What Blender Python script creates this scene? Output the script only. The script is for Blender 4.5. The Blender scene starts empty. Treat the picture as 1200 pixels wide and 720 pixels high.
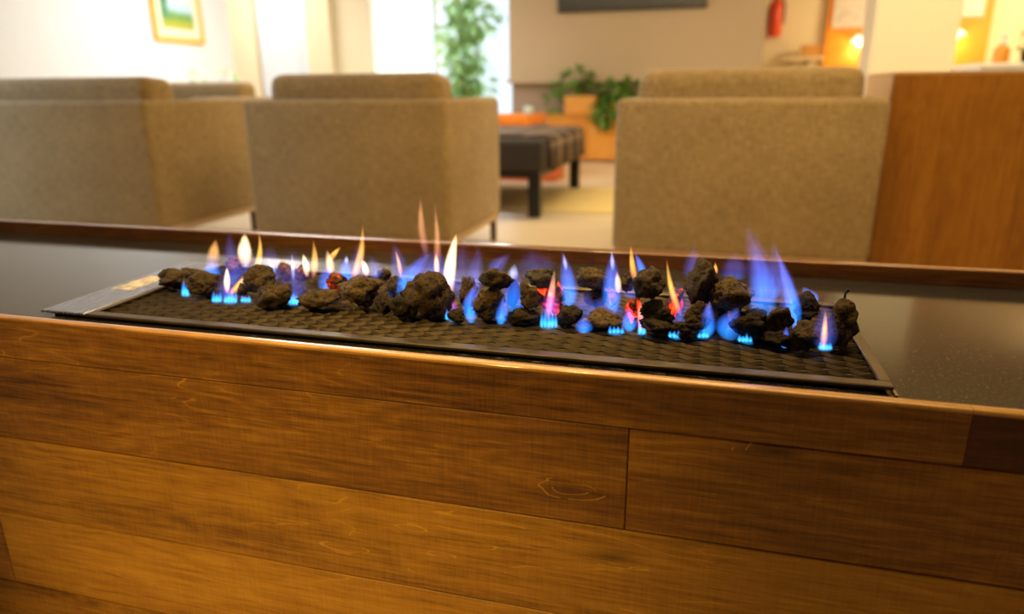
import bpy, bmesh, math, random
from mathutils import Vector, Matrix, noise
R = math.radians
sc = bpy.context.scene
COL = sc.collection

# ------------------------------------------------------------------ camera
cam_d = bpy.data.cameras.new('camera')
cam = bpy.data.objects.new('camera', cam_d); COL.objects.link(cam)
yaw, pitch, roll = 0.26625, 0.3009, -0.00724
fw = Vector((-math.sin(yaw)*math.cos(pitch), math.cos(yaw)*math.cos(pitch), -math.sin(pitch)))
rt = Vector((math.cos(yaw), math.sin(yaw), 0)); up = rt.cross(fw)
r2 = rt*math.cos(roll)+up*math.sin(roll); u2 = up*math.cos(roll)-rt*math.sin(roll)
M = Matrix((r2, u2, -fw)).transposed().to_4x4(); M.translation = Vector((0, 0, 0.85))
cam.matrix_world = M
cam_d.sensor_width = 36; cam_d.lens = 819.6/1200*36; cam_d.clip_start = .01
cam_d.dof.use_dof = True; cam_d.dof.focus_distance = 0.87; cam_d.dof.aperture_fstop = 2.5
sc.camera = cam
# ------------------------------------------------------------------ world, lights, exposure
w = bpy.data.worlds.new('daylight'); sc.world = w; w.use_nodes = True
bg = w.node_tree.nodes['Background']; bg.inputs[0].default_value = (.80, .90, 1, 1); bg.inputs[1].default_value = 1.5
vs = sc.view_settings
vs.view_transform = 'Standard'; vs.look = 'None'; vs.exposure = .10; vs.gamma = 1; vs.use_curve_mapping = False
sc.cycles.use_denoising = True
sc.cycles.max_bounces = 8; sc.cycles.transparent_max_bounces = 24; sc.cycles.volume_bounces = 0
sc.cycles.sample_clamp_indirect = 6
sc.cycles.volume_step_rate = .5
sc.cycles.caustics_reflective = False; sc.cycles.caustics_refractive = False

def area(name, loc, target, sx, sy, power, col):
    d = bpy.data.lights.new(name, 'AREA'); d.shape = 'RECTANGLE'; d.size = sx; d.size_y = sy
    d.energy = power; d.color = col
    o = bpy.data.objects.new(name, d); COL.objects.link(o); o.location = loc
    o.rotation_euler = (Vector(target)-Vector(loc)).to_track_quat('-Z', 'Y').to_euler(); return o
def spot(name, loc, target, power, col, ang, blend=.8, rad=.06):
    d = bpy.data.lights.new(name, 'SPOT'); d.energy = power; d.color = col; d.spot_size = R(ang); d.spot_blend = blend
    d.shadow_soft_size = rad
    o = bpy.data.objects.new(name, d); COL.objects.link(o); o.location = loc
    o.rotation_euler = (Vector(target)-Vector(loc)).to_track_quat('-Z', 'Y').to_euler(); return o
# daylight through the two window openings (one in the far wall, one in the left wall beside the camera)
area('far_window_daylight', (-4.0, 10.75, 1.5), (-3.8, 5, .8), 2.2, 2.1, 130, (.93, .97, 1))
area('left_window_daylight', (-6.45, 2.6, 1.6), (-2, 3.0, .6), 3.2, 1.6, 170, (.66, .80, 1))
# warm ceiling lamps of the lounge, plus added fills marked below
area('lounge_ceiling_lamp', (-1.2, 5.3, 2.72), (-1.2, 5.9, 0), 3.4, 1.6, 128, (1, .77, .44))
area('chair_row_ceiling_lamp', (.55, 2.45, 2.72), (.45, 2.75, 0), 1.4, .7, 46, (1, .72, .34))
area('counter_fill', (2.0, 5.5, 2.72), (1.8, 8.0, .3), 1.6, 1.0, 62, (1, .74, .38))  # added fill that warms the cream column and counter
area('back_wall_fill', (3.9, 8.5, 2.72), (1.6, 10.4, 1.3), 1.2, 1.0, 140, (1, .76, .40))  # added fill for the orange back wall, set clear of tabletop reflections
area('left_wall_fill', (-4.7, 7.0, 2.72), (-5.1, 7.0, 0), 1.4, 2.4, 145, (.90, .95, 1))  # added cool fill standing in for daylight on the left wall
area('alcove_fill', (-6.6, 9.5, 2.72), (-6.6, 9.5, 0), 1.4, 1.0, 36, (1, .93, .84))  # added fill to brighten the alcove
area('chair_back_fill', (-.5, .9, 2.72), (-.5, 1.9, 0), 2.2, .8, 36, (1, .66, .25))  # added warm fill for the chair backs
spot('fire_table_downlight', (-.45, 1.05, 2.70), (-.42, .95, .5), 190, (1, .68, .26), 46, 1.0)
# recessed downlight in the ceiling behind the photographer, aimed at the fireplace front
spot('fireplace_downlight', (-1.0, -1.5, 2.70), (-.53, .7, .33), 315, (1, .64, .18), 22.5, 1.0)

# ------------------------------------------------------------------ node helpers
class NT:
    def __init__(s, name):
        s.m = bpy.data.materials.new(name); s.m.use_nodes = True
        s.t = s.m.node_tree; s.t.nodes.clear(); s.out = s.t.nodes.new('ShaderNodeOutputMaterial')
    def n(s, kind, **kw):
        nd = s.t.nodes.new('ShaderNode'+kind)
        for k, v in kw.items():
            if k == 'inp':
                for a, b in v.items():
                    i = nd.inputs[a]
                    if hasattr(b, 'is_output'): s.t.links.new(b, i)
                    else: i.default_value = b
            else: setattr(nd, k, v)
        return nd
    def link(s, a, b): s.t.links.new(a, b)
    def math(s, op, a, b=0.0, c=None, clamp=False):
        d = {0: a, 1: b}
        if c is not None: d[2] = c
        nd = s.n('Math', operation=op, inp=d); nd.use_clamp = clamp; return nd.outputs[0]
    def ramp(s, fac, stops, interp='LINEAR'):
        nd = s.n('ValToRGB', inp={0: fac}); cr = nd.color_ramp; cr.interpolation = interp
        while len(cr.elements) < len(stops): cr.elements.new(.5)
        for e, (p, c) in zip(cr.elements, stops): e.position = p; e.color = c if len(c) == 4 else (*c, 1)
        return nd
    def noise(s, vec, scale, detail=3, rough=.55, dist=0):
        return s.n('TexNoise', inp={'Vector': vec, 'Scale': scale, 'Detail': detail, 'Roughness': rough, 'Distortion': dist}).outputs[0]
    def coords(s, kind='Object', loc=(0, 0, 0), scale=(1, 1, 1), rot=(0, 0, 0)):
        t = s.n('TexCoord'); return s.n('Mapping', inp={0: t.outputs[kind], 1: loc, 2: rot, 3: scale}).outputs[0]
    def mixc(s, fac, a, b, mode='MIX'):
        nd = s.n('Mix', data_type='RGBA', blend_type=mode)
        for i, v in ((0, fac), (6, a), (7, b)):
            if hasattr(v, 'is_output'): s.link(v, nd.inputs[i])
            else: nd.inputs[i].default_value = v if i == 0 else ((*v, 1) if len(v) == 3 else v)
        return nd.outputs[2]
    def principled(s, col, rough=.5, metal=0, bump=None, bstr=.2, bdist=.01, spec=.5, **kw):
        p = s.n('BsdfPrincipled')
        for k, v in (('Base Color', col), ('Roughness', rough), ('Metallic', metal), ('Specular IOR Level', spec)):
            if hasattr(v, 'is_output'): s.link(v, p.inputs[k])
            else: p.inputs[k].default_value = (*v, 1) if isinstance(v, tuple) and len(v) == 3 else v
        for k, v in kw.items():
            i = p.inputs[k.replace('_', ' ')]
            if hasattr(v, 'is_output'): s.link(v, i)
            else: i.default_value = v
        if bump is not None:
            b = s.n('Bump', inp={'Height': bump, 'Strength': bstr, 'Distance': bdist}); s.link(b.outputs[0], p.inputs['Normal'])
        s.link(p.outputs[0], s.out.inputs[0]); return p
def plain(name, col, rough=.5, metal=0, var=.12, scale=6, spec=.5, bump=0):
    t = NT(name); c = t.coords('Object')
    nz = t.noise(c, scale, 4)
    col2 = tuple(x*(1-var) for x in col)
    t.principled(t.mixc(nz, col2, tuple(min(1, x*(1+var)) for x in col)), rough, metal, nz if bump else None, bump, .005, spec)
    return t.m
def wood(name, dark, mid, light, axis='x', seed=0., rough=.5, sc_=1., knots=True, spec=.28, marks=1., coat=0.):
    """planked laminate: long figure along one axis, fine pores, cathedral bands, the odd knot"""
    t = NT(name)
    rot = (0, 0, 0) if axis == 'x' else (0, R(90), 0)
    o = t.n('ObjectInfo')
    c0 = t.coords('Object', loc=(seed, seed*1.7, seed*.3), rot=rot)
    off = t.math('MULTIPLY', o.outputs['Random'], 17.3)
    cv = t.n('CombineXYZ', inp={0: off, 1: 0., 2: off})
    c = t.n('VectorMath', operation='ADD', inp={0: c0, 1: cv.outputs[0]}).outputs[0]
    def sc(v): return t.n('Mapping', inp={0: c, 3: tuple(x*sc_ for x in v)}).outputs[0]
    warp = t.noise(sc((1.3, 8, 8)), 1, 3, .5)
    long = t.noise(sc((1.1, 7, 7)), 1, 5, .55, .4)
    sp = t.n('SeparateXYZ', inp={0: c})
    v2 = t.n('CombineXYZ', inp={0: t.math('MULTIPLY', sp.outputs[0], 2.1*sc_), 1: t.math('MULTIPLY', sp.outputs[2], 6.4*sc_)}).outputs[0]
    vor = t.n('TexVoronoi', inp={'Vector': v2, 'Scale': 1.}); vor.voronoi_dimensions = '2D'
    kn = t.math('ADD', vor.outputs['Distance'], t.math('MULTIPLY', t.math('SUBTRACT', t.noise(sc((12, 30, 30)), 1, 3), .5), .11))
    pick = t.math('GREATER_THAN', t.n('SeparateColor', inp={0: vor.outputs['Color']}).outputs[0], .45)
    kmask = t.math('MULTIPLY', t.math('SUBTRACT', 1.0, t.math('MULTIPLY', kn, 9.0), clamp=True), pick)
    ring = t.math('ADD', t.math('ADD', warp, t.math('MULTIPLY', kn, .13)), t.math('MULTIPLY', t.noise(sc((9, 40, 40)), 1, 2), .035))
    bands = t.math('FRACT', t.math('MULTIPLY', ring, 17.0))
    bands = t.math('ABSOLUTE', t.math('SUBTRACT', bands, .5))
    fine = t.noise(sc((9, 230, 230)), 1, 2, .6)
    fine2 = t.noise(sc((30, 420, 420)), 1, 2, .6)
    saw = t.noise(sc((330, 25, 25)), 1, 2, .6)
    f = t.math('ADD', t.math('MULTIPLY', long, 1.0), t.math('MULTIPLY', bands, .20))
    f = t.math('ADD', f, t.math('MULTIPLY', t.math('SUBTRACT', fine, .5), .55))
    f = t.math('ADD', f, t.math('MULTIPLY', t.math('SUBTRACT', fine2, .5), .34))
    f = t.math('ADD', f, t.math('MULTIPLY', t.math('SUBTRACT', saw, .5), .22))
    col = t.ramp(f, [(.28, dark), (.58, mid), (.92, light)]).outputs[0]
    if knots:
        pale_c = tuple(min(1, x*1.5) for x in light)
        patch = t.n('MapRange', inp={0: t.noise(sc((2.3, 8, 9)), 1, 2, .5), 1: .50, 2: .64}).outputs[0]
        lines = t.math('MULTIPLY', t.math('GREATER_THAN', bands, .475), t.math('GREATER_THAN', t.noise(sc((20, 60, 60)), 1, 3), .47))                       # pale cathedral lines inside figured patches
        col = t.mixc(t.math('MULTIPLY', t.math('MULTIPLY', lines, patch), .40*marks), col, pale_c)
        blot = t.math('GREATER_THAN', t.noise(sc((6.5, 26, 26)), 1, 4, .6, .6), .67)
        col = t.mixc(t.math('MULTIPLY', t.math('MULTIPLY', blot, patch), .38*marks), col, light)
        col = t.mixc(t.math('MULTIPLY', t.math('POWER', kmask, 1.3), .8), col, tuple(x*.45 for x in dark))
        arc = t.math('MULTIPLY', t.math('GREATER_THAN', t.math('FRACT', t.math('MULTIPLY', t.math('ADD', kn, t.math('MULTIPLY', fine, .02)), 30.)), .84), t.math('MULTIPLY', t.math('GREATER_THAN', kmask, .15), t.math('GREATER_THAN', t.noise(sc((14, 34, 34)), 1, 2), .53)))
        col = t.mixc(t.math('MULTIPLY', arc, .5*marks), col, pale_c)
        streak = t.math('GREATER_THAN', t.noise(sc((3.5, 80, 90)), 1, 4, .7, .8), .66)
        col = t.mixc(t.math('MULTIPLY', streak, .42), col, tuple(x*.6 for x in dark))
    tone = t.n('MapRange', inp={0: o.outputs['Random'], 3: .90, 4: 1.10}).outputs[0]
    col = t.mixc(1.0, col, t.n('CombineColor', inp={0: tone, 1: tone, 2: tone}).outputs[0], 'MULTIPLY')
    t.principled(col, rough, 0, t.math('ADD', fine, t.math('MULTIPLY', bands, .3)), .35, .0012, spec, Coat_Weight=coat, Coat_Roughness=.09)
    return t.m
def fabric(name, a, b):
    t = NT(name)
    c1 = t.coords('Object', scale=(26, 26, 5)); c2 = t.coords('Object', scale=(5, 5, 30)); c3 = t.coords('Object', scale=(4, 4, 4))
    n1 = t.noise(c1, 4, 3, .75); n2 = t.noise(c2, 4, 3, .75); n3 = t.noise(c3, 1, 3)
    f = t.math('ADD', t.math('MULTIPLY', t.math('ADD', n1, n2), .42), t.math('MULTIPLY', n3, .16))
    col = t.ramp(f, [(.28, a), (.68, b)]).outputs[0]
    t.principled(col, .92, 0, t.math('ADD', n1, n2), .5, .003, .15, Sheen_Weight=.25, Sheen_Roughness=.5)
    return t.m
def emit(name, col, s):
    t = NT(name); e = t.n('Emission', inp={0: (*col, 1), 1: s}); t.link(e.outputs[0], t.out.inputs[0]); return t.m

# ------------------------------------------------------------------ mesh helpers
def link(name, me, mat=None, parent=None, loc=None):
    o = bpy.data.objects.new(name, me); COL.objects.link(o)
    if mat and me is not None: me.materials.append(mat)
    if parent is not None: o.parent = parent
    if loc is not None: o.location = loc
    return o
def to_mesh(name, bm, smooth=False):
    bmesh.ops.recalc_face_normals(bm, faces=bm.faces)
    me = bpy.data.meshes.new(name); bm.to_mesh(me); bm.free()
    if smooth:
        for p in me.polygons: p.use_smooth = True
    return me
def add_box(bm, lo, hi, bev=0, seg=2, mat=None):
    vs_ = []
    r = bmesh.ops.create_cube(bm, size=1.0)
    lo, hi = Vector(lo), Vector(hi); c = (lo+hi)/2; d = hi-lo
    for v in r['verts']: v.co = Vector((v.co.x*d.x, v.co.y*d.y, v.co.z*d.z))+c
    if bev:
        es = list({e for v in r['verts'] for e in v.link_edges})
        bmesh.ops.bevel(bm, geom=es, offset=bev, segments=seg, profile=.6, affect='EDGES')
    return bm
def box(name, lo, hi, mat, parent=None, bev=0, seg=2, smooth=None):
    """a box whose origin is its own centre"""
    lo, hi = Vector(lo), Vector(hi); c = (lo+hi)/2
    bm = bmesh.new(); add_box(bm, lo-c, hi-c, bev, seg)
    return link(name, to_mesh(name, bm, bool(bev) and seg > 1 if smooth is None else smooth), mat, parent, c)
def add_tube(bm, p0, p1, r0, r1=None, n=12, caps=True):
    r1 = r0 if r1 is None else r1
    p0, p1 = Vector(p0), Vector(p1); d = p1-p0
    q = d.to_track_quat('Z', 'Y').to_matrix()
    rings = []
    for p, r in ((p0, r0), (p1, r1)):
        rings.append([bm.verts.new(p+q@Vector((math.cos(2*math.pi*k/n)*r, math.sin(2*math.pi*k/n)*r, 0))) for k in range(n)])
    for k in range(n): bm.faces.new((rings[0][k], rings[0][(k+1) % n], rings[1][(k+1) % n], rings[1][k]))
    if caps: bm.faces.new(rings[0][::-1]); bm.faces.new(rings[1])
def add_lathe(bm, prof, c=(0, 0, 0), n=20):
    c = Vector(c); rings = []
    for r, z in prof:
        rings.append([bm.verts.new(c+Vector((math.cos(2*math.pi*k/n)*max(r, 1e-4), math.sin(2*math.pi*k/n)*max(r, 1e-4), z))) for k in range(n)])
    for a, b in zip(rings, rings[1:]):
        for k in range(n): bm.faces.new((a[k], a[(k+1) % n], b[(k+1) % n], b[k]))
    bm.faces.new(rings[0][::-1]); bm.faces.new(rings[-1])
def empty(name, loc, label=None, cat=None, group=None, rz=0):
    o = bpy.data.objects.new(name, None); COL.objects.link(o); o.location = loc; o.rotation_euler[2] = rz
    o.empty_display_size = .1
    tag(o, label, cat, group); return o
def tag(o, label=None, cat=None, group=None, kind=None):
    for k, v in (('label', label), ('category', cat), ('group', group), ('kind', kind)):
        if v: o[k] = v
    return o
def struct(o): o['kind'] = 'structure'; return o
def local(parent):            # keep child coordinates in world units: shift by the parent's place
    return Vector(parent.location)
def copy_tree(o, parent=None):
    c = o.copy(); COL.objects.link(c); c.parent = parent
    for ch in list(o.children): copy_tree(ch, c)
    return c
def multi_box(name, boxes, mat, parent=None, bev=0):
    bm = bmesh.new()
    for lo, hi in boxes: add_box(bm, lo, hi, bev, 1)
    return link(name, to_mesh(name, bm), mat, parent)

# ------------------------------------------------------------------ materials
M_wall_white = plain('white_wall_paint', (.86, .87, .86), .7, var=.03, scale=2)
M_wall_cream = plain('cream_wall_paint', (.88, .78, .56), .7, var=.03, scale=2)
M_wall_tan = plain('tan_wall_panel', (.54, .44, .30), .6, var=.05, scale=2)
M_wall_brown = plain('taupe_wall_panel', (.33, .26, .19), .6, var=.06, scale=2)
M_peach = plain('peach_paint', (.85, .72, .50), .7, var=.03, scale=2)
M_pale_blue = plain('pale_blue_paint', (.74, .78, .86), .6, var=.03, scale=2)
M_ceiling = plain('timber_ceiling', (.44, .32, .19), .8, var=.02, scale=2)
M_floor = plain('cream_stone_floor', (.74, .64, .48), .35, var=.05, scale=3)
M_frame_white = plain('white_window_frame', (.86, .88, .90), .4, var=.02)
M_orange = plain('orange_wall_panel', (.88, .33, .02), .5, var=.06, scale=3)
M_oak_dark = wood('fireplace_laminate_brown', (.08, .028, .003), (.25, .105, .009), (.48, .235, .024), seed=0)
M_oak_warm = wood('fireplace_laminate_amber', (.14, .055, .004), (.36, .168, .012), (.56, .29, .028), seed=5.1)
M_oak_deep = wood('fireplace_laminate_dark', (.035, .010, .003), (.085, .026, .007), (.16, .055, .015), seed=9.7, knots=False)
M_cap = wood('lacquered_rim_edge', (.20, .085, .012), (.40, .20, .035), (.58, .34, .08), seed=5.6, rough=.35, knots=False, coat=1.)
M_rim = wood('rim_laminate', (.07, .024, .006), (.20, .078, .018), (.34, .155, .04), seed=3.3, rough=.3, knots=False, coat=.5)
M_counter = wood('counter_veneer', (.22, .078, .008), (.38, .155, .016), (.52, .24, .035), axis='z', seed=2.2, rough=.5, sc_=.5, knots=False)
M_counter_end = wood('counter_end_veneer', (.45, .25, .10), (.58, .35, .15), (.68, .45, .22), axis='z', seed=1.2, rough=.5, sc_=.5, knots=False)
M_planter = wood('planter_cabinet_veneer', (.52, .22, .04), (.70, .32, .06), (.80, .42, .10), axis='z', seed=7.7, rough=.5, sc_=.5, knots=False)
M_fabric = fabric('khaki_linen_upholstery', (.15, .098, .032), (.56, .405, .195))
M_leg = plain('dark_bronze_metal', (.16, .12, .08), .35, .8)
M_rail = plain('pale_wood_rail', (.62, .45, .28), .5)
M_bench = plain('charcoal_upholstery', (.035, .030, .028), .85, var=.25, scale=30)
M_black = plain('black_metal', (.012, .012, .012), .4, .3)
M_tv = plain('dark_screen', (.02, .02, .022), .25)
M_tvb = plain('tv_bezel', (.03, .03, .03), .4)
M_gold = plain('gilt_frame', (.80, .50, .07), .4, .2, var=.15, scale=18)
M_mat = plain('cream_mount', (.88, .82, .62), .8, var=.02)
M_red = plain('extinguisher_red', (.75, .07, .02), .35, var=.05)
M_white = plain('white_plastic', (.85, .84, .80), .4, var=.02)
M_paper = plain('print_paper', (.85, .80, .76), .7, var=.03)
M_terra = plain('planter_box_orange', (.74, .36, .07), .55, var=.1)
M_orange_cush = plain('orange_fabric', (.88, .28, .03), .85, var=.08)
M_soil = plain('dark_soil', (.05, .035, .02), .95, var=.3, scale=40)
M_amber = plain('amber_liquid_plastic', (.70, .30, .04), .2, var=.1)
M_bark = plain('twig_bark', (.22, .15, .09), .8, var=.2)
def leaf_mat(name, a, b, tl=.3):
    t = NT(name); g = t.n('NewGeometry'); col = t.mixc(g.outputs['Random Per Island'], a, b)
    p = t.principled(col, .5, 0); tr = t.n('BsdfTranslucent', inp={0: col})
    mx = t.n('MixShader', inp={0: tl, 1: p.outputs[0], 2: tr.outputs[0]}); t.link(mx.outputs[0], t.out.inputs[0]); return t.m
M_leaf = leaf_mat('green_leaf', (.07, .20, .02), (.22, .42, .06))
M_leaf_pale = leaf_mat('pale_green_leaf', (.26, .46, .16), (.55, .70, .36), .6)
# granite-like dark tabletop
t = NT('black_granite_top'); c = t.coords('Object')
sp = t.noise(c, 260, 2, .7); big = t.noise(c, 5, 3)
colr = t.mixc(t.math('MULTIPLY', big, .4), t.ramp(sp, [(.40, (.018, .016, .014)), (.62, (.05, .045, .04)), (.75, (.11, .10, .085))]).outputs[0], (.04, .036, .03))
t.principled(colr, t.math('ADD', .08, t.math('MULTIPLY', big, .07)), 0, sp, .04, .001, .22); M_top = t.m
# brushed steel lid and bronze-black burner metal
t = NT('brushed_steel_lid'); c = t.coords('Object', scale=(40, 4, 4)); nz = t.noise(c, 6, 3)
t.principled(t.mixc(nz, (.34, .37, .46), (.43, .46, .56)), t.math('ADD', .24, t.math('MULTIPLY', nz, .06)), 1.0); M_steel = t.m
t = NT('dark_burner_steel'); c = t.coords('Object'); nz = t.noise(c, 30, 4)
t.principled(t.mixc(nz, (.055, .045, .035), (.16, .125, .085)), t.math('ADD', .30, t.math('MULTIPLY', nz, .2)), .8); M_burner = t.m
t = NT('sooty_grille_steel'); c = t.coords('Object'); nz = t.noise(c, 45, 4)
t.principled(t.mixc(nz, (.016, .012, .007), (.085, .06, .032)), t.math('ADD', .30, t.math('MULTIPLY', nz, .25)), .7); M_grille = t.m
M_soot = plain('sooty_tray', (.022, .016, .010), .8, var=.4, scale=40)
t = NT('blotchy_pale_patch'); c = t.coords('Object'); nz = t.noise(c, 55, 4, .7, .6)
t.principled(t.ramp(nz, [(.40, (.28, .26, .23)), (.50, (.60, .55, .45)), (.62, (.74, .70, .60))]).outputs[0], .45, .1); M_pale_patch = t.m
# thin window glass
t = NT('window_glass'); fr = t.n('Fresnel', inp={0: 1.45}); a = t.n('BsdfTransparent', inp={0: (.95, .97, .97, 1)}); b = t.n('BsdfGlossy', inp={1: .02})
mx = t.n('MixShader', inp={0: fr.outputs[0], 1: a.outputs[0], 2: b.outputs[0]}); t.link(mx.outputs[0], t.out.inputs[0]); M_glass = t.m
# sheer curtain
t = NT('sheer_curtain'); a = t.n('BsdfTranslucent', inp={0: (.95, .92, .84, 1)}); b = t.n('BsdfDiffuse', inp={0: (.92, .90, .84, 1)})
tr = t.n('BsdfTransparent'); mx = t.n('MixShader', inp={0: .45, 1: a.outputs[0], 2: b.outputs[0]})
mx2 = t.n('MixShader', inp={0: .25, 1: mx.outputs[0], 2: tr.outputs[0]}); t.link(mx2.outputs[0], t.out.inputs[0]); M_curtain = t.m

# ------------------------------------------------------------------ room shell
struct(box('floor', (-8.2, -3.2, -.1), (5.2, 10.9, 0), M_floor))
struct(box('ceiling', (-8.2, -3.2, 2.75), (5.2, 10.9, 2.85), M_ceiling))
XL = -6.2
struct(multi_box('wall_left', [((XL-.15, -3.1, 0), (XL, .9, 2.75)), ((XL-.15, 4.3, 0), (XL, 8.62, 2.75)),
       ((XL-.15, .9, 0), (XL, 4.3, .8)), ((XL-.15, .9, 2.4), (XL, 4.3, 2.75))], M_wall_white))
wf = struct(multi_box('window_1', [((XL-.10, .9, .8), (XL-.04, 4.3, .86)), ((XL-.10, .9, 2.34), (XL-.04, 4.3, 2.4)),
       ((XL-.10, .9, .86), (XL-.04, .96, 2.34)), ((XL-.10, 4.24, .86), (XL-.04, 4.3, 2.34)), ((XL-.10, 2.57, .86), (XL-.04, 2.63, 2.34))], M_frame_white))
box('pane', (XL-.075, .96, .86), (XL-.065, 2.57, 2.34), M_glass, wf); box('pane', (XL-.075, 2.63, .86), (XL-.065, 4.24, 2.34), M_glass, wf)
struct(box('wall_alcove_side', (-8.2, 8.62, 0), (-8.05, 10.5, 2.75), M_wall_white))
struct(box('wall_alcove_return', (-8.05, 8.47, 0), (XL-.15, 8.62, 2.75), M_wall_white))
struct(box('wall_right', (5.0, -3.1, 0), (5.15, 10.5, 2.75), M_wall_cream))
struct(box('wall_behind', (-8.05, -3.2, 0), (5.15, -3.1, 2.75), M_wall_brown))
struct(multi_box('wall_far_left', [((-8.1, 10.5, 0), (-5.05, 10.65, 2.75)), ((-5.05, 10.5, 0), (-2.55, 10.65, .35)), ((-5.05, 10.5, 2.6), (-2.55, 10.65, 2.75)),
       ((-2.55, 10.5, 0), (.0, 10.65, 2.75))], M_wall_cream))
struct(box('wall_far_right', (.0, 10.5, 0), (5.0, 10.65, 2.75), M_wall_cream))
struct(box('trim_peach_pilaster', (-7.55, 10.38, 0), (-7.02, 10.5, 2.75), M_peach))
d1 = struct(box('door_1', (-6.98, 10.42, 0), (-6.12, 10.5, 2.5), M_pale_blue, bev=.004, seg=1))
box('door_panel', (-6.86, 10.405, .2), (-6.24, 10.425, 2.3), M_pale_blue, d1, .004, 1).location -= d1.location
struct(box('trim_tan_pilaster', (-6.10, 10.36, 0), (-5.68, 10.5, 2.75), M_peach))
# far window: frame, mullion, panes
w2 = struct(multi_box('window_2', [((-5.05, 10.53, .35), (-2.55, 10.60, .42)), ((-5.05, 10.53, 2.53), (-2.55, 10.60, 2.6)), ((-5.05, 10.53, .42), (-4.98, 10.60, 2.53)),
       ((-2.62, 10.53, .42), (-2.55, 10.60, 2.53)), ((-4.06, 10.53, .42), (-3.98, 10.60, 2.53))], M_frame_white))
box('pane', (-4.98, 10.56, .42), (-4.06, 10.57, 2.53), M_glass, w2); box('pane', (-3.98, 10.56, .42), (-2.62, 10.57, 2.53), M_glass, w2)
# TV partition: tan above, ledge, taupe below
struct(box('wall_partition_upper', (-2.47, 9.0, .97), (.555, 9.3, 2.75), M_wall_tan))
struct(box('wall_partition_lower', (-2.45, 9.05, 0), (.545, 9.3, .93), M_wall_brown))
struct(box('trim_ledge', (-2.50, 8.93, .93), (.575, 9.3, .975), M_wall_tan, bev=.006, seg=1))
struct(box('trim_orange_feature_panel', (1.40, 10.42, 0), (3.27, 10.5, 2.75), M_orange))
struct(box('wall_column_cream', (1.315, 7.0, 0), (1.97, 7.5, 2.75), M_wall_cream, bev=.01, seg=1))
struct(box('baseboard_left', (XL, 4.3, 0), (XL+.015, 8.6, .09), M_frame_white))
struct(box('baseboard_far', (.6, 10.405, 0), (1.38, 10.5, .09), M_frame_white))

# sheer curtains of the far window
def curtain(name, x0, x1, y, z0, z1, label, folds):
    bm = bmesh.new(); n = folds*8; rows = []
    for z in (z0, (z0+z1)/2, z1):
        rows.append([bm.verts.new((x0+(x1-x0)*i/n, y+.035*math.sin(i/n*folds*2*math.pi)*(1-.25*(z-z0)/(z1-z0)), z)) for i in range(n+1)])
    for a, b in zip(rows, rows[1:]):
        for i in range(n): bm.faces.new((a[i], a[i+1], b[i+1], b[i]))
    o = link(name, to_mesh(name, bm, True), M_curtain); sd = o.modifiers.new('s', 'SOLIDIFY'); sd.thickness = .002
    tag(o, label, 'curtain'); return o
curtain('sheer_curtain', -5.06, -4.14, 10.43, .02, 2.66, 'white sunlit sheer curtain glowing beside the leafy tree', 9)

# ------------------------------------------------------------------ far furniture
# painting on the left wall
p = empty('framed_painting', (XL, 7.62, 1.42), 'gold framed landscape painting of a green meadow on the white left wall', 'painting')
Y0, Y1, Z0, Z1 = -.42, .43, .0, .66
bm = bmesh.new()
for lo, hi in (((0, Y0, Z0), (.045, Y1, Z0+.06)), ((0, Y0, Z1-.06), (.045, Y1, Z1)), ((0, Y0, Z0+.06), (.045, Y0+.06, Z1-.06)), ((0, Y1-.06, Z0+.06), (.045, Y1, Z1-.06))): add_box(bm, lo, hi, .008, 1)
link('picture_frame', to_mesh('picture_frame', bm), M_gold, p)
bm = bmesh.new(); a, b = .055, .155
for lo, hi in (((0, Y0+a, Z0+a), (.025, Y1-a, Z0+b)), ((0, Y0+a, Z1-b), (.025, Y1-a, Z1-a)), ((0, Y0+a, Z0+b), (.025, Y0+b, Z1-b)), ((0, Y1-b, Z0+b), (.025, Y1-a, Z1-b))): add_box(bm, lo, hi)
link('mount', to_mesh('mount', bm), M_mat, p)
t = NT('landscape_paint'); g = t.n('TexCoord').outputs['Generated']; s = t.n('SeparateXYZ', inp={0: g})
hz = t.math('ADD', s.outputs[2], t.math('MULTIPLY', t.math('SUBTRACT', t.noise(g, 3.5, 4), .5), .35))
colr = t.ramp(hz, [(.02, (.62, .55, .06)), (.22, (.42, .50, .05)), (.42, (.16, .36, .06)), (.52, (.30, .52, .34)), (.62, (.52, .72, .80)), (.95, (.72, .84, .86))]).outputs[0]
tree_m = t.math('MULTIPLY', t.math('LESS_THAN', t.math('ADD', s.outputs[1], t.math('MULTIPLY', t.noise(g, 7, 3), .25)), .36), t.math('GREATER_THAN', s.outputs[2], .35))
t.principled(t.mixc(tree_m, colr, (.10, .32, .14)), .6); M_land = t.m
box('canvas', (.004, Y0+b, Z0+b), (.02, Y1-b, Z1-b), M_land, p)

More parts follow.
